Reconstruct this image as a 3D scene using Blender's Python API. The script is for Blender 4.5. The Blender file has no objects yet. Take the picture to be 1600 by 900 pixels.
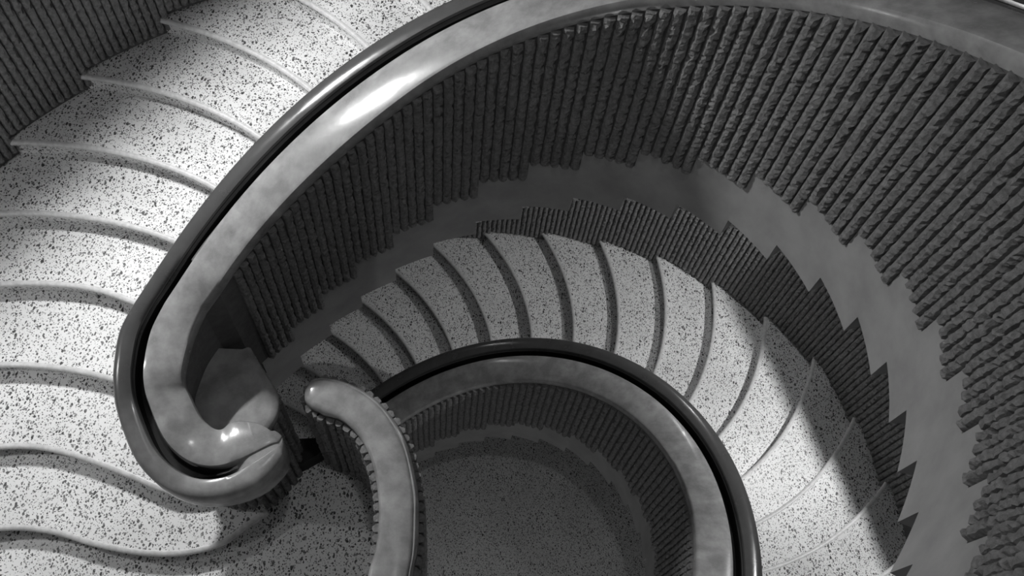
import bpy, math, random
from mathutils import Matrix, Vector

# ------------------------------------------------------------------ camera
scene = bpy.context.scene
COL = scene.collection
cam_d = bpy.data.cameras.new('camera')
cam_d.sensor_width = 36.0
cam_d.lens = 1305.413 / 1600.0 * 36.0
cam_d.clip_start = 0.02
cam_o = bpy.data.objects.new('camera', cam_d)
COL.objects.link(cam_o)
RX, RY, RZ = (0.997, 0.0, 0.07739), (0.03715, -0.87729, -0.47853), (0.0679, 0.47997, -0.87465)
cam_o.matrix_world = Matrix(((RX[0], -RY[0], -RZ[0], 0.0),
                             (RX[1], -RY[1], -RZ[1], 0.0),
                             (RX[2], -RY[2], -RZ[2], 5.9327),
                             (0, 0, 0, 1)))
scene.camera = cam_o

# ------------------------------------------------------------------ world, lamps, exposure
world = bpy.data.worlds.new('stairwell_ambient')
scene.world = world
world.use_nodes = True
world.node_tree.nodes['Background'].inputs[0].default_value = (1, 1, 1, 1)
world.node_tree.nodes['Background'].inputs[1].default_value = 0.085


def lamp(name, loc, power, size, aim=(0, 0, -1), spread=math.pi):
    d = bpy.data.lights.new(name, 'AREA')
    d.shape = 'DISK'
    d.size = size
    d.energy = power
    d.spread = spread
    o = bpy.data.objects.new(name, d)
    o.location = loc
    o.rotation_euler = Vector(aim).to_track_quat('-Z', 'Y').to_euler()
    COL.objects.link(o)
    return o


def bulb(name, loc, power, radius):
    d = bpy.data.lights.new(name, 'POINT')
    d.energy = power
    d.shadow_soft_size = radius
    o = bpy.data.objects.new(name, d)
    o.location = loc
    COL.objects.link(o)
    return o


# lamps on the outer wall behind added ledges (trim_1 .. trim_3 below), two added fills for the bottom floor and the well
tube = lamp('wall_tube_lamp', (-2.93, 4.02, 4.60), 185, 0.6, (0.28, -0.16, -0.94))
tube.data.shape = 'RECTANGLE'
tube.data.size_y = 0.06
bulb('landing_wall_bulb', (-3.9, 1.6, 2.2), 36, 0.06)
lamp('wall_downlight', (3.82, 2.96, 0.95), 66, 0.045, (-0.06, 0.0, -1.0))
bulb('wall_bulb', (2.57, 4.69, -0.05), 19, 0.022)
bulb('wall_bulb', (-0.85, 5.30, -0.65), 8, 0.05)
bulb('ground_floor_fill', (0.5, -1.3, -2.3), 34, 0.06)  # added fill that brightens the bottom floor, not a known lamp
lamp('well_fill', (0.3, 1.3, 8.8), 32, 0.3)  # added fill for the inner walls of the well, no real fixture

scene.view_settings.view_transform = 'Standard'
scene.view_settings.look = 'None'
scene.view_settings.exposure = 0.0
scene.view_settings.gamma = 1.0
scene.view_settings.use_curve_mapping = False

# ------------------------------------------------------------------ plan of the oval stair
H = 0.16                       # riser
AX, AY = 0.13834, 1.2736       # axis of the well
P0, D = 3.10984, 0.159506      # upper flight: angle of riser 0, angle per step
PL, DL = -1.26788, 0.158936    # lower flight: angle of riser 17 below the landing
HR = 1.083                     # rail underside above the pitch line
BS = 0.477                     # depth of a step block
R0 = 1.81578


def rad_u(a):
    return R0 * (1 - .01246 * math.cos(2 * a) - .12578 * math.sin(2 * a) - .0072 * math.cos(a) - .02063 * math.sin(a)
                 + .0107 * math.cos(3 * a) + .00256 * math.sin(3 * a))


def rad_l(a):
    return R0 * (1 - .02075 * math.cos(2 * a) - .09493 * math.sin(2 * a) - .0348 * math.cos(a) - .0007 * math.sin(a)
                 - .00175 * math.cos(3 * a) - .01176 * math.sin(3 * a))


def wrap(a):
    return (a + math.pi) % (2 * math.pi) - math.pi


RO = [(-3.3, 4.15), (-2.5, 4.18), (-2.2, 4.2), (-1.51, 4.256), (-1.2, 4.30), (-1.0, 4.325), (-.71, 4.30), (-.56, 4.28),
      (-.38, 4.15), (-.225, 4.04), (.1, 3.95), (.8, 3.9), (1.5, 3.9), (2.5, 4.0), (2.983, 4.15), (3.3, 4.16)]


def rad_o(a):
    a = wrap(a)
    for (x0, y0), (x1, y1) in zip(RO, RO[1:]):
        if x0 <= a <= x1:
            t = (a - x0) / (x1 - x0)
            return y0 + (y1 - y0) * t
    return 4.1


def pt(a, r, z):
    return (AX + r * math.cos(a), AY - r * math.sin(a), z)


def sm(t):
    t = max(0.0, min(1.0, t))
    return t * t * (3 - 2 * t)


def flare(k):                  # the wall moves outwards near the foot of the upper flight
    return 0.10 * sm((8.5 - k) / 5.0)


def g(u):
    return .02421 * u - .07421 * u * u + .0078 * u ** 3


def interp(tab, x):
    if x <= tab[0][0]:
        return tab[0][1]
    for (x0, y0), (x1, y1) in zip(tab, tab[1:]):
        if x <= x1:
            return y0 + (y1 - y0) * (x - x0) / (x1 - x0)
    return tab[-1][1]


# ------------------------------------------------------------------ materials
def new_mat(name):
    m = bpy.data.materials.new(name)
    m.use_nodes = True
    nt = m.node_tree
    b = nt.nodes['Principled BSDF']
    return m, nt, b


def node(nt, typ, **kw):
    n = nt.nodes.new(typ)
    for k, v in kw.items():
        if k in n.inputs:
            n.inputs[k].default_value = v
        else:
            setattr(n, k, v)
    return n


def grey(v):
    return (v, v, v, 1)


def ramp(nt, src, stops):
    r = nt.nodes.new('ShaderNodeValToRGB')
    e = r.color_ramp.elements
    e[0].position, e[0].color = stops[0][0], grey(stops[0][1])
    e[1].position, e[1].color = stops[-1][0], grey(stops[-1][1])
    for p, c in stops[1:-1]:
        n = e.new(p)
        n.color = grey(c)
    nt.links.new(src, r.inputs[0])
    return r


def terrazzo(name, base=0.78, rough=0.3, fine=1.0):
    m, nt, b = new_mat(name)
    L = nt.links
    tc = node(nt, 'ShaderNodeTexCoord')
    nz = node(nt, 'ShaderNodeTexNoise', Scale=28.0, Detail=2.0)
    L.new(tc.outputs['Object'], nz.inputs['Vector'])
    mixv = node(nt, 'ShaderNodeMix', data_type='VECTOR')
    mixv.inputs[0].default_value = 0.02
    L.new(tc.outputs['Object'], mixv.inputs[4])
    L.new(nz.outputs['Color'], mixv.inputs[5])
    col = None
    cur = None
    blot = node(nt, 'ShaderNodeTexNoise', Scale=1.7, Detail=3.0)
    L.new(tc.outputs['Object'], blot.inputs['Vector'])
    br = ramp(nt, blot.outputs['Fac'], [(0.3, base * 0.86), (0.65, base)])
    cur = br.outputs[0]
    for i, (sc, rot, thr, dark, lo) in enumerate(((36.0, 0.3, 0.42, 0.06, .42), (50.0, 1.2, 0.42, 0.12, .50), (74.0, 2.1, 0.42, 0.22, .60), (44.0, 2.6, 0.38, 0.04, .36), (60.0, 0.9, 0.40, 0.16, .5))):
        mp = node(nt, 'ShaderNodeMapping')
        mp.inputs['Rotation'].default_value = (0.2 * i, 0.1, rot)
        mp.inputs['Scale'].default_value = (1.0, 0.62 + 0.1 * i, 1.0)
        mp.inputs['Location'].default_value = (3.1 * i, 1.7 * i, 0.3 * i)
        L.new(mixv.outputs[1], mp.inputs['Vector'])
        v = node(nt, 'ShaderNodeTexVoronoi', Scale=sc * fine)
        v.inputs['Randomness'].default_value = 1.0
        L.new(mp.outputs[0], v.inputs['Vector'])
        sep = node(nt, 'ShaderNodeSeparateColor')
        L.new(v.outputs['Color'], sep.inputs[0])
        # chip radius differs from cell to cell; many cells have none
        mr = node(nt, 'ShaderNodeMapRange')
        mr.inputs['From Min'].default_value = 1.0 - lo - .30
        mr.inputs['From Max'].default_value = 1.0
        mr.inputs['To Min'].default_value = 0.0
        mr.inputs['To Max'].default_value = thr
        L.new(sep.outputs[0], mr.inputs['Value'])
        lt = node(nt, 'ShaderNodeMath', operation='LESS_THAN')
        L.new(v.outputs['Distance'], lt.inputs[0])
        L.new(mr.outputs[0], lt.inputs[1])
        cc = ramp(nt, sep.outputs[1], [(0.0, dark * .4), (0.55, dark), (1.0, min(.5, dark * 3.2 + .06))])
        mx = node(nt, 'ShaderNodeMix', data_type='RGBA')
        L.new(lt.outputs[0], mx.inputs[0])
        L.new(cur, mx.inputs[6])
        L.new(cc.outputs[0], mx.inputs[7])
        cur = mx.outputs[2]
    L.new(cur, b.inputs['Base Color'])
    b.inputs['Roughness'].default_value = rough
    return m


def stone(name, lo, hi, rough, scale=6.0, bump=0.0, bscale=60.0, detail=6.0, rlo=None):
    m, nt, b = new_mat(name)
    L = nt.links
    tc = node(nt, 'ShaderNodeTexCoord')
    n1 = node(nt, 'ShaderNodeTexNoise', Scale=scale, Detail=detail, Roughness=0.6)
    L.new(tc.outputs['Object'], n1.inputs['Vector'])
    r = ramp(nt, n1.outputs['Fac'], [(0.3, lo), (0.7, hi)])
    L.new(r.outputs[0], b.inputs['Base Color'])
    b.inputs['Roughness'].default_value = rough
    if rlo is not None:
        rr = ramp(nt, n1.outputs['Fac'], [(0.3, rough), (0.7, rlo)])
        L.new(rr.outputs[0], b.inputs['Roughness'])
    if bump:
        n2 = node(nt, 'ShaderNodeTexNoise', Scale=bscale, Detail=8.0, Roughness=0.7)
        L.new(tc.outputs['Object'], n2.inputs['Vector'])
        bp = node(nt, 'ShaderNodeBump', Strength=bump, Distance=0.012)
        L.new(n2.outputs['Fac'], bp.inputs['Height'])
        L.new(bp.outputs[0], b.inputs['Normal'])
    return m


M_TERR = terrazzo('terrazzo', 0.82, 0.42, 1.15)
M_FLOOR = terrazzo('floor_terrazzo', 0.82, 0.4, 1.35)
M_NOSE = stone('nosing_cement', 0.50, 0.72, 0.4, 30.0)
M_RAIL = stone('polished_rail_stone', 0.20, 0.40, 0.30, 8.0, 0.02, 25.0, rlo=0.14)
_nt = M_RAIL.node_tree
_b = _nt.nodes['Principled BSDF']
_src = _b.inputs['Base Color'].links[0].from_socket
_at = node(_nt, 'ShaderNodeAttribute', attribute_name='dark_tone')
_mx = node(_nt, 'ShaderNodeMix', data_type='RGBA')
_mx.inputs[7].default_value = grey(0.05)
_nt.links.new(_at.outputs['Fac'], _mx.inputs[0])
_nt.links.new(_src, _mx.inputs[6])
_nt.links.new(_mx.outputs[2], _b.inputs['Base Color'])
M_RIB = stone('hammered_concrete', 0.15, 0.30, 0.85, 38.0, 0.9, 75.0)
M_CORE = stone('groove_concrete', 0.10, 0.15, 0.8, 20.0, 0.3, 60.0)
M_BAND = stone('smooth_concrete', 0.27, 0.38, 0.55, 4.0, 0.05, 30.0)
M_KERB_SHADE = stone('kerb_deep_shade', 0.012, 0.02, 0.8, 8.0, 0.2)  # near-black stands in for the deep shade on the kerb
M_GROOVE = stone('black_groove', 0.006, 0.012, 0.45, 10.0)  # near-black strip laid in the rail groove to blacken it
M_PLASTER = stone('plaster', 0.35, 0.42, 0.8, 3.0)


# ------------------------------------------------------------------ mesh helpers
def mesh(name, verts, faces, mat, smooth=None):
    me = bpy.data.meshes.new(name)
    me.from_pydata(verts, [], faces)
    me.materials.append(mat)
    me.validate()
    if smooth is not None:
        me.shade_smooth()
        me.set_sharp_from_angle(angle=math.radians(smooth))
    return me


def obj(name, me, parent=None, label=None, cat=None, kind=None, group=None):
    o = bpy.data.objects.new(name, me)
    COL.objects.link(o)
    o.parent = parent
    for k, v in (('label', label), ('category', cat), ('kind', kind), ('group', group)):
        if v:
            o[k] = v
    return o


def empty(name, loc, label, cat):
    o = bpy.data.objects.new(name, None)
    COL.objects.link(o)
    o.location = loc
    o.empty_display_size = 0.1
    o['label'], o['category'] = label, cat
    return o


def put(o, root):
    # parts are modelled in room coordinates, the thing's Empty stands at its base
    o.location = -root.location
    return o


def part(name, me, root, label=None, kind=None):
    return put(obj(name, me, root, label=label, kind=kind), root)


def sweep(sections, closed_ends=True):
    """sections: list of equal-length closed rings -> verts, faces"""
    n = len(sections[0])
    v, f = [], []
    for s in sections:
        v += s
    for i in range(len(sections) - 1):
        for j in range(n):
            a, b = i * n + j, i * n + (j + 1) % n
            f.append((a, b, b + n, a + n))
    if closed_ends:
        f.append(tuple(range(n - 1, -1, -1)))
        f.append(tuple(range((len(sections) - 1) * n, len(sections) * n)))
    return v, f


def add(acc, vf):
    o = len(acc[0])
    acc[0].extend(vf[0])
    acc[1].extend(tuple(i + o for i in f) for f in vf[1])


def rib(base, tang, out, z0, z1, rng, w=0.051, d=0.034):
    """one hammered concrete fin: smooth flanks, broken face"""
    n = max(6, int((z1 - z0) / 0.017))
    rings = []
    j0 = j1 = 0.0
    for i in range(n + 1):
        z = z0 + (z1 - z0) * i / n
        j0 = .3 * j0 + rng.uniform(-1, 1) * w * .10
        j1 = .3 * j1 + rng.uniform(-1, 1) * w * .10
        dd = d + rng.uniform(-.005, .003)
        c0 = .012 if rng.random() < .12 else 0
        c1 = .012 if rng.random() < .12 else 0
        ring = []
        for t, e in ((-w * .5, -.01), (-w * .47, d * .45), (-w * .18 + j0, dd - c0), (w * .12 + rng.uniform(-.1, .1) * w, dd + rng.uniform(-.004, .003)), (w * .44 + j1 - c1 * .5, dd * .85 - abs(j1) - c1), (w / 2, -.01)):
            ring.append((base[0] + tang[0] * t + out[0] * e, base[1] + tang[1] * t + out[1] * e, z + (rng.uniform(-.005, .005) if 0 < i < n and e > d * .5 else 0)))
        rings.append(ring)
    return sweep(rings)


def helix_frame(radf, a):
    e = 0.01
    p, q = pt(a - e, radf(a - e), 0), pt(a + e, radf(a + e), 0)
    t = Vector((q[0] - p[0], q[1] - p[1])).normalized()
    n = Vector((AX - pt(a, 1, 0)[0], AY - pt(a, 1, 0)[1]))
    n = (n - n.dot(t) * t).normalized()
    return t, n          # along the stair upwards, towards the well


# ------------------------------------------------------------------ steps
S_BEND = {1: [(-.45, -.03), (-.39, -.047), (-.26, -.174), (-.04, -.225), (.25, -.222), (.62, -.173), (.88, -.123), (1.24, -.074), (2.2, -.01)],
          2: [(-.3, -.06), (-.2, -.10), (-.1, -.145), (0, -.178), (.1, -.195), (.23, -.201), (.51, -.161), (.92, -.101), (1.18, -.069), (1.41, -.052), (2.2, -.01)],
          3: [(0, -.10), (.9, -.064), (1.11, -.052), (1.39, -.037), (1.65, -.025), (2.2, -.01)],
          4: [(0, -.04), (1.07, -.019), (1.37, -.004), (1.66, 0), (2.2, 0)]}
NS = 30


def nosing_line(k, upper):
    radf, a0 = (rad_u, P0 + k * D) if upper else (rad_l, PL + (k + 17) * DL)
    line = []
    u0 = 0.1
    if upper and k == 1:
        u0 = -0.42
    if upper and k == 2:
        u0 = -0.22
    u1 = 2.3
    for _ in range(5):
        ae = a0 + g(u1)
        u1 = rad_o(ae) + .06 - radf(ae)
    for i in range(NS + 1):
        u = u0 + (u1 - u0) * i / NS
        if upper and k in S_BEND:
            a = a0 + g(u) + interp_s(S_BEND[k], u)
        else:
            a = a0 + g(max(u, 0))
        line.append(Vector(pt(a, radf(a) + u, 0)[:2]))
    return line


def interp_s(tab, x):
    # smooth (Catmull-Rom) interpolation in an uneven table
    if x <= tab[0][0]:
        return tab[0][1]
    if x >= tab[-1][0]:
        return tab[-1][1]
    for i in range(len(tab) - 1):
        if tab[i][0] <= x <= tab[i + 1][0]:
            x1, y1 = tab[i]
            x2, y2 = tab[i + 1]
            x0, y0 = tab[i - 1] if i else (x1 - (x2 - x1), y1 - (y2 - y1))
            x3, y3 = tab[i + 2] if i + 2 < len(tab) else (x2 + (x2 - x1), y2 + (y2 - y1))
            m1, m2 = (y2 - y0) / (x2 - x0), (y3 - y1) / (x3 - x1)
            hh = x2 - x1
            t = (x - x1) / hh
            return (2 * t ** 3 - 3 * t * t + 1) * y1 + (t ** 3 - 2 * t * t + t) * hh * m1 + (-2 * t ** 3 + 3 * t * t) * y2 + (t ** 3 - t * t) * hh * m2


def backs(line, nxt, d):
    out = []
    for i, p in enumerate(line):
        a, b = line[max(i - 1, 0)], line[min(i + 1, len(line) - 1)]
        t = (b - a).normalized()
        n = Vector((-t.y, t.x))
        if n.dot(nxt[i] - p) < 0:
            n = -n
        out.append(p + n * d)
    return out


def step_meshes(k, upper, zoff=0.0, depth=BS):
    A = nosing_line(k, upper)
    B = nosing_line(k + 1, upper)
    if upper and k == 1:
        B = nosing_line(2, upper)
    Bb = backs(B, [2 * b - a for a, b in zip(A, B)], 0.045)
    z = k * H + zoff
    R = backs(A, B, 0.04)
    F = backs(A, B, 0.034)
    rings = []
    for i in range(NS + 1):
        rings.append([(Bb[i].x, Bb[i].y, z), (F[i].x, F[i].y, z), (F[i].x, F[i].y, z - .04), (R[i].x, R[i].y, z - .045),
                      (R[i].x, R[i].y, z - depth), (Bb[i].x, Bb[i].y, z - depth)])
    body = sweep(rings)
    prof = [(.036, .0005), (.024, .003), (.011, -.001), (.003, -.009), (0, -.019), (.003, -.029), (.011, -.037), (.024, -.040), (.036, -.040)]
    offs = [backs(A, B, d) for d, _ in prof]
    rings = [[(offs[j][i].x, offs[j][i].y, z + prof[j][1]) for j in range(len(prof))] for i in range(NS + 1)]
    return body, sweep(rings)


up_stair = empty('staircase', (-2.6, 1.5, 0.0), 'upper terrazzo stair flight with curved steps rising along the left edge of the picture', 'staircase')
for k in range(1, 29):
    b, n = step_meshes(k, True)
    s = part('step', mesh('step', b[0], b[1], M_TERR), up_stair)
    o = obj('nosing', mesh('nosing', n[0], n[1], M_NOSE, 50), s, label='plain rounded cement nosing' if k == 1 else None)
low_stair = empty('staircase', (2.5, 3.0, -4.64), 'lower terrazzo stair flight fanning out below, seen inside the big curve', 'staircase')
for k in range(-28, 0):
    b, n = step_meshes(k, False)
    s = part('step', mesh('step', b[0], b[1], M_TERR), low_stair)
    obj('nosing', mesh('nosing', n[0], n[1], M_NOSE, 50), s)

# ------------------------------------------------------------------ setting: floor, landing, outer walls
v = [(9 * math.cos(i * math.pi / 24), 1.3 + 9 * math.sin(i * math.pi / 24), z) for z in (-4.64, -4.9) for i in range(48)]
f = [tuple(range(48)), tuple(range(95, 47, -1))] + [(i, i + 48, (i + 1) % 48 + 48, (i + 1) % 48) for i in range(48)]
obj('floor', mesh('floor', v, f, M_FLOOR), kind='structure', label='dark speckled terrazzo floor at the bottom of the stairwell')


def prism(poly, z0, z1):
    n = len(poly)
    v = [(x, y, z1) for x, y in poly] + [(x, y, z0) for x, y in poly]
    f = [tuple(range(n)), tuple(range(2 * n - 1, n - 1, -1))] + [(i, i + n, (i + 1) % n + n, (i + 1) % n) for i in range(n)]
    return v, f


def spline(pts, n):
    out = []
    m = len(pts)
    for i in range(m - 1):
        p0, p1, p2, p3 = pts[max(i - 1, 0)], pts[i], pts[i + 1], pts[min(i + 2, m - 1)]
        for j in range(n):
            t = j / n
            out.append(tuple(.5 * (2 * b + (c - a) * t + (2 * a - 5 * b + 4 * c - d) * t * t + (3 * b - a - 3 * c + d) * t ** 3)
                             for a, b, c, d in zip(p0, p1, p2, p3)))
    out.append(tuple(pts[-1]))
    return out


GL = [(-.79, 1.752), (-.745, 1.728), (-.663, 1.711), (-.571, 1.646), (-.492, 1.547), (-.433, 1.419), (-.397, 1.278), (-.378, 1.127), (-.383, .956), (-.413, .81), (-.42, .45), (-.34, .05), (-.16, -.32), (.14, -.62), (.40, -.74)]
GR = [(-.745, 1.966), (-.69, 1.957), (-.552, 1.901), (-.431, 1.819), (-.336, 1.712), (-.256, 1.58), (-.207, 1.439), (-.169, 1.283), (-.155, 1.131), (-.152, .959), (-.171, .813), (-.18, .45), (-.10, .10), (.06, -.18), (.26, -.40), (.44, -.50)]
GL = GL[:12] + [(-.28, -.12), (-.16, -.32), (.14, -.62), (.40, -.74)]
GLs, GRs = spline(GL, 5), spline(GR, 5)
poly = [(x, y) for x, y in GRs] + [(.67, -2.59)]
for i in range(16):
    a = 1.5 + (3.05 - 1.5) * i / 15
    poly.append(pt(a, 4.1, 0)[:2])
poly += [(-3.9, 2.0), (-1.6, 2.0), (-1.45, 1.95), (-1.2, 1.9), (-1.06, 1.88)]
sl = prism(poly, -.477, 0.0)
obj('landing_floor', mesh('landing_floor', sl[0], sl[1], M_TERR), kind='structure', label='speckled terrazzo landing at the foot of the upper flight')


def wall_arc(a0, a1, z0, z1, n, th=0.25):
    rings = []
    for i in range(n + 1):
        a = a0 + (a1 - a0) * i / n
        r = rad_o(a)
        rings.append([pt(a, r, z0), pt(a, r, z1), pt(a, r + th, z1), pt(a, r + th, z0)])
    return sweep(rings)


w = wall_arc(-3.2, -1.85, -4.64, 9.0, 40)
wall_left = obj('wall_left', mesh('wall_left', w[0], w[1], M_CORE), kind='structure', label='curved outer wall with hammered concrete ribs in the upper left corner')
w = wall_arc(-1.85, 1.3, -4.64, 9.0, 80)
wall_back = obj('wall_back', mesh('wall_back', w[0], w[1], M_CORE), kind='structure', label='curved outer wall with fine concrete ribs behind the lower flight')


def ledge(name, a0, a1, z, w, label):  # added out of view to keep lamp light off treads by the wall
    rings = []
    for i in range(25):
        a = a0 + (a1 - a0) * i / 24
        r = rad_o(a)
        rings.append([pt(a, r - w, z - .05), pt(a, r - w, z), pt(a, r + .02, z), pt(a, r + .02, z - .05)])
    vf = sweep(rings)
    obj(name, mesh(name, vf[0], vf[1], M_BAND), kind='structure', label=label)


ledge('shade_ledge_1', -3.15, -1.6, 4.10, .152, 'added unseen ledge on the outer wall, shades the upper flight')
ledge('shade_ledge_2', -.80, .6, .45, .20, 'added unseen ledge on the outer wall, shades the lower flight')
ledge('shade_ledge_3', -2.4, -1.35, -.85, .12, 'added unseen ledge on the outer wall, shades the lower steps')


def k_at_outer(a, upper):
    # which tread lies at the outer wall at this angle
    radf = rad_u if upper else rad_l
    u = rad_o(a) - radf(a)
    if upper:
        k = (wrap(a - g(u) - P0 - 10 * D)) / D + 10
    else:
        k = (wrap(a - g(u) - PL - 4 * DL)) / DL + 4 - 17
    return k


rng = random.Random(5)
pitch = 0.058


def outer_ribs(parent, a0, a1, upper, top, dz):
    a = a0
    while a < a1:
        r = rad_o(a)
        t, n = helix_frame(rad_o, a)
        k = math.floor(k_at_outer(a, upper) - .12)
        z0 = k * H + dz
        z1 = z0 + top
        b = pt(a, r, 0)
        vf = rib(b, t, n, z0, z1, rng)
        obj('rib', mesh('rib', vf[0], vf[1], M_RIB), parent)
        a += pitch / r


outer_ribs(wall_left, -3.1, -1.86, True, 2.4, 0.045)
outer_ribs(wall_back, -1.84, -1.2, True, 2.0, 0.045)
outer_ribs(wall_back, -1.8, -0.12, False, 1.75, 0.04)

# ------------------------------------------------------------------ rails
SEC = [(.03, 0), (-.012, .01), (-.02, .04), (-.017, .072), (-.002, .092), (.03, .1), (.36, .10), (.47, .096), (.535, .082), (.555, .055), (.56, -.05), (.565, -.10),
       (.695, -.10), (.70, -.05), (.705, .04), (.73, .064), (.78, .072), (.88, .070), (.96, .055), (1.0, .03), (1.0, -.06), (.96, -.13), (.5, -.13), (.45, -.02)]
GROOVE = {7: .098, 8: .095, 9: .092, 10: .088, 11: .082, 12: .082, 13: .086, 14: .088, 15: .088, 16: .086, 17: .078, 18: .06}


def rail_ring(I, O, z, vs=1.0, drop=0.0, fill=0.0):
    out = []
    for i, (u, v) in enumerate(SEC):
        if i in GROOVE:
            v = v + (GROOVE[i] - v) * fill
        if v >= 0:
            v *= vs
        elif i < 9 or i > 19:
            v -= drop
        out.append((I[0] + (O[0] - I[0]) * u, I[1] + (O[1] - I[1]) * u, z + v))
    return out


def helix_rail(upper, k0, k1, sub):
    rings = []
    n = int(round((k1 - k0) * sub))
    for i in range(n + 1):
        k = k0 + (k1 - k0) * i / n
        if upper:
            a, radf, fl = P0 + k * D, rad_u, flare(k)
        else:
            a, radf, fl = PL + (k + 17) * DL, rad_l, 0.0
        r = radf(a)
        rings.append(rail_ring(pt(a, r + fl, 0), pt(a, r + .5, 0), k * H + HR))
    return rings


VO = [(-1.806, 2.197), (-1.879, 2.054), (-1.893, 1.886), (-1.882, 1.748), (-1.844, 1.612), (-1.725, 1.388), (-1.574, 1.248), (-1.395, 1.182), (-1.202, 1.196), (-1.038, 1.267), (-.94, 1.387), (-.931, 1.454)]
VI = [(-1.409, 2.154), (-1.469, 2.014), (-1.499, 1.849), (-1.5, 1.781), (-1.477, 1.737), (-1.413, 1.628), (-1.369, 1.587), (-1.328, 1.565), (-1.284, 1.566), (-1.225, 1.615), (-1.10, 1.61), (-1.014, 1.57)]
VZ = [1.56, 1.49, 1.43, 1.38, 1.33, 1.27, 1.23, 1.21, 1.20, 1.20, 1.20, 1.20]
rail_u = helix_rail(True, 3.8, 30.2, 6)
vol = spline([o + i + (z,) for o, i, z in zip(VO, VI, VZ)], 6)
vr = []
for j, (ox, oy, ix, iy, z) in enumerate(vol):
    t = max(0.0, (j - len(vol) + 9) / 8)
    vr.append(rail_ring((ix, iy), (ox, oy), z, 1 - .2 * t * t, .05 * sm(j / 20), sm((j - len(vol) + 26) / 14)))
ox, oy, ix, iy, z = vol[-1]
mx, my = (ox + ix) / 2, (oy + iy) / 2
for s, dv, ad in ((.8, .65, .02), (.45, .5, .035), (.1, .42, .042)):
    dx, dy = .35 * ad, .93 * ad
    vr.append(rail_ring((mx + (ix - mx) * s + dx, my + (iy - my) * s + dy), (mx + (ox - mx) * s + dx, my + (oy - my) * s + dy), z, dv, .05, 1.0))
rail_u = list(reversed(vr)) + rail_u

def moulding_tone(me, n, fade):
    # the moulding outside the groove is darker; the dark tone fades where the scroll ends
    at = me.attributes.new('dark_tone', 'FLOAT', 'POINT')
    for i in range(len(me.vertices)):
        q, j = divmod(i, n)
        at.data[i].value = (sm((q - fade[0]) / fade[1]) if fade else 1.0) * (.9 if 14 <= j <= 21 else 0.0)
    return me


bal_u = empty('balustrade', (-1.3, 2.0, 0.0), 'large curved balustrade with ribbed concrete wall and polished rail ending in a scroll', 'balustrade')
vf = sweep(rail_u)
hr = part('handrail', moulding_tone(mesh('handrail', vf[0], vf[1], M_RAIL, 40), len(SEC), (22, 30)), bal_u, 'wide polished grey rail with a dark groove, curling into a scroll')


def groove_strip(rings, parent, taper=0):
    v, f = [], []
    gp = ((.548, .066), (.568, -.03), (.572, -.088), (.688, -.088), (.692, -.03), (.712, .050))
    for q, r in enumerate(rings):
        t = sm(q / taper) if taper else 1.0
        p0, p1 = r[0], r[21]
        for u, dz in gp:
            uu = .63 + (u - .63) * (.3 + .7 * t)
            s_ = (uu - .03) / (.96 - .03)
            v.append((p0[0] + (p1[0] - p0[0]) * s_, p0[1] + (p1[1] - p0[1]) * s_, r[5][2] - .1 + (dz if t == 1 else .076 + (dz - .076) * t)))
    for i in range(len(rings) - 1):
        for j in range(5):
            a = i * 6 + j
            f.append((a, a + 1, a + 7, a + 6))
    obj('groove_black', mesh('groove_black', v, f, M_GROOVE, 40), parent, label='black groove along the rail')


groove_strip(rail_u[18:], hr, 12)


def parapet(upper, k0, k1, z_foot=0.0, th=.26, inset=0.0):
    """wall core standing on the step profile, top under the rail"""
    acc = ([], [])
    for k in range(k0, k1):
        rings = []
        for i in range(6):
            kk = k + i / 5
            a = P0 + kk * D if upper else PL + (kk + 17) * DL
            r = (rad_u(a) + flare(kk)) if upper else rad_l(a)
            zt = kk * H + HR + .02
            zb = k * H + z_foot
            rings.append([pt(a, r + inset, zb), pt(a, r + inset, zt), pt(a, r + th, zt), pt(a, r + th, zb)])
        add(acc, sweep(rings))
    return acc


vf = parapet(True, 4, 30, -.03)
sw = []
for k_ in (4.02, 3.8):
    a = P0 + k_ * D
    i_, o_ = pt(a, rad_u(a) + flare(k_), 0), pt(a, rad_u(a) + .5, 0)
    sw.append([(i_[0] + (o_[0] - i_[0]) * a_, i_[1] + (o_[1] - i_[1]) * a_, zz) for a_, zz in ((0, .3), (0, k_ * H + HR + .01), (.45, k_ * H + HR + .01), (.45, .3))])
for j in range(0, 40):
    ox, oy, ix, iy, z = vol[j]
    dx, dy = ox - ix, oy - iy
    sw.append([(ix + dx * a_, iy + dy * a_, zz) for a_, zz in ((.02, .3), (.02, z + .01), (.45, z + .01), (.45, .3))])
add(vf, sweep(sw))
part('parapet_wall', mesh('parapet_wall', vf[0], vf[1], M_CORE), bal_u)


def string_panel(k, upper, th=.3):
    rings = []
    for i in range(7):
        kk = k + i / 6
        a = P0 + kk * D if upper else PL + (kk + 17) * DL
        r = (rad_u(a) + flare(kk)) if upper else rad_l(a)
        e = -.006
        zb, zt = k * H - BS, k * H
        rings.append([pt(a, r + e, zb), pt(a, r + e, zt), pt(a, r + th, zt), pt(a, r + th, zb)])
    return sweep(rings)


for k in range(1, 29):
    vf = string_panel(k, True)
    part('string_panel', mesh('string_panel', vf[0], vf[1], M_BAND, 30), bal_u, 'smooth stepped concrete string' if k == 1 else None)


def helix_ribs(root, upper, k0, k1, per, rng):
    n = int((k1 - k0) * per)
    for j in range(n):
        k = k0 + (j + .5) / per
        a = P0 + k * D if upper else PL + (k + 17) * DL
        radf = rad_u if upper else rad_l
        t, nn = helix_frame(radf, a)
        r = radf(a) + (flare(k) if upper else 0)
        w_ = r * D / per
        vf = rib(pt(a, r, 0), t, nn, math.floor(k) * H + .004, k * H + HR + .004, rng, w_ * .90, .034)
        part('rib', mesh('rib', vf[0], vf[1], M_RIB), root)


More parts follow.
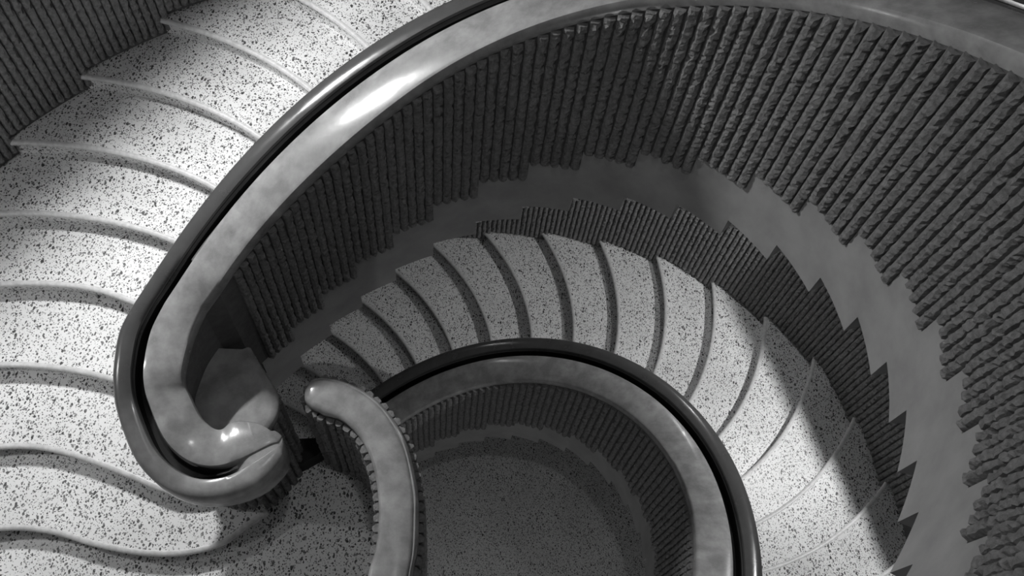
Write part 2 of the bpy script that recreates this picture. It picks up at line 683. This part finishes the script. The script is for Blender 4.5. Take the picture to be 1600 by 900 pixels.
rng = random.Random(11)
helix_ribs(bal_u, True, 4.2, 29.0, 5, rng)



# newel drum under the scroll
NW = [(-1.27, 2.14), (-1.151, 1.965), (-1.079, 1.863), (-1.045, 1.762), (-1.075, 1.655), (-1.17, 1.53), (-1.30, 1.43), (-1.42, 1.42), (-1.53, 1.47), (-1.62, 1.57), (-1.66, 1.70), (-1.67, 1.84), (-1.63, 2.0), (-1.56, 2.14)]
nw = spline(NW, 5)
vf = prism(list(reversed(nw)), -.477, 1.08)
part('newel', mesh('newel', vf[0], vf[1], M_CORE), bal_u, 'rounded newel drum under the scroll')


def offset_poly(pl, d):
    out = []
    for i, p in enumerate(pl):
        a, b = pl[max(i - 1, 0)], pl[min(i + 1, len(pl) - 1)]
        t = (Vector(b) - Vector(a)).normalized()
        out.append((p[0] + t.y * d, p[1] - t.x * d))
    return out


cr = []
for d, z in ((.0, 1.06), (-.025, 1.08), (-.028, 1.11), (-.015, 1.135), (.02, 1.145)):
    cr.append([(x, y, z) for x, y in offset_poly(nw, d)])
n = len(nw)
v = [p for r in cr for p in r]
f = [(i * n + j, i * n + j + 1, (i + 1) * n + j + 1, (i + 1) * n + j) for i in range(4) for j in range(n - 1)] + [tuple(range(4 * n, 5 * n))]
f = [tuple(reversed(q)) for q in f]
part('newel_cap', mesh('newel_cap', v, f, M_RAIL, 50), bal_u, 'smooth rounded cap inside the scroll')


def path_ribs(root, path, z0, z1, rng, side=1, start=0.0, end=None, d=.034, spacing=.06):
    s = 0.0
    nxt = start
    for p, q in zip(path, path[1:]):
        e = Vector(q) - Vector(p)
        L = e.length
        if L < 1e-6:
            continue
        t = e / L
        nn = Vector((t.y, -t.x)) * side
        while nxt <= s + L:
            if end and nxt > end:
                return
            b = Vector(p) + t * (nxt - s)
            zz = z0(b) if callable(z0) else z0
            vf = rib((b.x, b.y), t, nn, zz, z1, rng, spacing * .86, d)
            part('rib', mesh('rib', vf[0], vf[1], M_RIB), root)
            nxt += spacing
        s += L


path_ribs(bal_u, nw, 0.0, 1.075, rng, -1, 0.16, 1.35)

# ------------------------------------------------------------------ lower balustrade
bal_l = empty('balustrade', (1.6, 2.2, -4.64), 'smaller lower balustrade curving round the dark floor of the stairwell', 'balustrade')
rail_l = helix_rail(False, -27.0, 0.15, 6)
vf = sweep(rail_l)
hr = part('handrail', moulding_tone(mesh('handrail', vf[0], vf[1], M_RAIL, 40), len(SEC), None), bal_l)
groove_strip(rail_l, hr)
vf = parapet(False, -28, 0, -.03)
part('parapet_wall', mesh('parapet_wall', vf[0], vf[1], M_CORE), bal_l)
for k in range(-28, 0):
    vf = string_panel(k, False)
    part('string_panel', mesh('string_panel', vf[0], vf[1], M_BAND, 30), bal_l)
helix_ribs(bal_l, False, -24.0, -4.0, 4.5, rng)

# ------------------------------------------------------------------ landing guard
grd = empty('landing_guard', (-.28, 1.1, 0.0), 'short level guard wall with rounded pale rail end on the landing', 'balustrade')
m = min(len(GLs), len(GRs))


def resample(pl, n):
    L = [0.0]
    for p, q in zip(pl, pl[1:]):
        L.append(L[-1] + (Vector(q) - Vector(p)).length)
    out = []
    j = 0
    for i in range(n):
        s = L[-1] * i / (n - 1)
        while j < len(L) - 2 and L[j + 1] < s:
            j += 1
        t = (s - L[j]) / max(1e-9, L[j + 1] - L[j])
        out.append((pl[j][0] + (pl[j + 1][0] - pl[j][0]) * t, pl[j][1] + (pl[j + 1][1] - pl[j][1]) * t))
    return out


NG = 70
gl, gr = resample(GLs, NG), resample(GRs, NG)
GSEC = [(.10, 0), (.01, .008), (-.02, .035), (.0, .062), (.06, .08), (.16, .086), (.5, .088), (.80, .086), (.86, .078), (.885, .068), (.92, .07), (.975, .055), (1.0, .03), (.985, .008), (.9, 0)]


def guard_ring(I, O, z, vs=1.0, zz=0.0):
    return [(I[0] + (O[0] - I[0]) * u, I[1] + (O[1] - I[1]) * u, z + zz + vv * vs) for u, vv in GSEC]


rings = []
ca = (Vector(gl[0]) + Vector(gr[0])) / 2
ux = (Vector(gr[0]) - Vector(gl[0]))
dirv = Vector((-ux.y, ux.x)).normalized()
if dirv.x > 0:
    dirv = -dirv
for s, dd, vs in ((.08, 1.0, .45), (.35, .97, .6), (.62, .85, .8), (.82, .62, .92), (.95, .34, 1.0)):
    hl = ux * .5 * s
    cc = ca + dirv * dd * ux.length * .5
    rings.append(guard_ring(tuple(cc - hl), tuple(cc + hl), 1.083, vs, .088 * (1 - vs) * .5))
rings += [guard_ring(a, b, 1.083) for a, b in zip(gl, gr)]
vf = sweep(rings)
part('handrail', mesh('handrail', vf[0], vf[1], M_RAIL, 40), grd, 'pale flat rail with rounded end')
cen = [((a[0] + b[0]) / 2, (a[1] + b[1]) / 2) for a, b in zip(gl, gr)]


def inset(a, b, e):
    d = Vector(b) - Vector(a)
    return tuple(Vector(a) - d.normalized() * e), tuple(Vector(b) + d.normalized() * e)


rings = []
fl, fr = [], []
for a, b in zip(gl, gr):
    p, q = inset(a, b, 0.0)
    fl.append(p)
    fr.append(q)
    rings.append([(p[0], p[1], -.02), (p[0], p[1], 1.09), (q[0], q[1], 1.09), (q[0], q[1], -.02)])
vf = sweep(rings)
part('guard_wall', mesh('guard_wall', vf[0], vf[1], M_CORE), grd)
rings = [[(p[0], p[1], -.477), (p[0], p[1], 0.002), (q[0] + .0, q[1], 0.002), (q[0], q[1], -.477)] for p, q in ((inset(a, b, .012)) for a, b in zip(gl, gr))]
vf = sweep(rings)
part('string_panel', mesh('string_panel', vf[0], vf[1], M_BAND, 30), grd)
# ribs round the end and along both faces
endarc = [tuple(ca + dirv * ux.length * .5 * math.sin(t) + ux * .5 * math.cos(t)) for t in [math.pi * i / 12 for i in range(13)]]
path_ribs(grd, list(reversed(endarc))[0:] if False else endarc, .0, 1.083, rng, -1 if False else 1, 0.03)
path_ribs(grd, fl, .0, 1.083, rng, 1, 0.02, 1.7, .038)
path_ribs(grd, fr, .0, 1.083, rng, -1, 0.02, 1.7, .034)
rings = [[(ca.x + dirv.x * dd * ux.length * .5 - ux.x * .5 * s, ca.y + dirv.y * dd * ux.length * .5 - ux.y * .5 * s, z) for z in (-.02, 1.09)] +
         [(ca.x + dirv.x * dd * ux.length * .5 + ux.x * .5 * s, ca.y + dirv.y * dd * ux.length * .5 + ux.y * .5 * s, z) for z in (1.09, -.02)] for s, dd in ((.3, .9), (.7, .68), (.95, .3), (1, 0))]
vf = sweep(rings)
part('guard_wall', mesh('guard_wall', vf[0], vf[1], M_CORE), grd)

# low kerb closing the gap between newel and guard; near-black colour paints in deep shade
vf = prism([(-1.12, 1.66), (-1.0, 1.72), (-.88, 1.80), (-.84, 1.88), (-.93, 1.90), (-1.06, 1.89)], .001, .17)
obj('kerb', mesh('kerb', vf[0], vf[1], M_KERB_SHADE), label='low kerb with deep shade painted into its colour, in the gap between the scroll newel and the landing guard', cat='kerb')

# ------------------------------------------------------------------ the storey above (out of the frame, it shades the stair)
acc = ([], [])
UP = 29 * H
for k in range(2, 24):
    b, n = step_meshes(k, True, UP)
    add(acc, b)
    vf = string_panel(k, True)
    add(acc, ([(x, y, z + UP) for x, y, z in vf[0]], vf[1]))
vf = parapet(True, 2, 24, -.03)
add(acc, ([(x, y, z + UP) for x, y, z in vf[0]], vf[1]))
UG = spline([(-1.78, 1.9), (-1.9, 1.3), (-1.85, .6), (-1.55, 0.0), (-1.05, -.5), (-.3, -.78), (.44, -.8)], 4)
vf = prism([(x, y) for x, y in UG] + poly[len(GRs):-5] + [(-4.0, 1.9)], UP - .477, UP)
add(acc, vf)
obj('ceiling', mesh('ceiling', acc[0], acc[1], M_PLASTER), kind='structure', label='underside of the storey above')
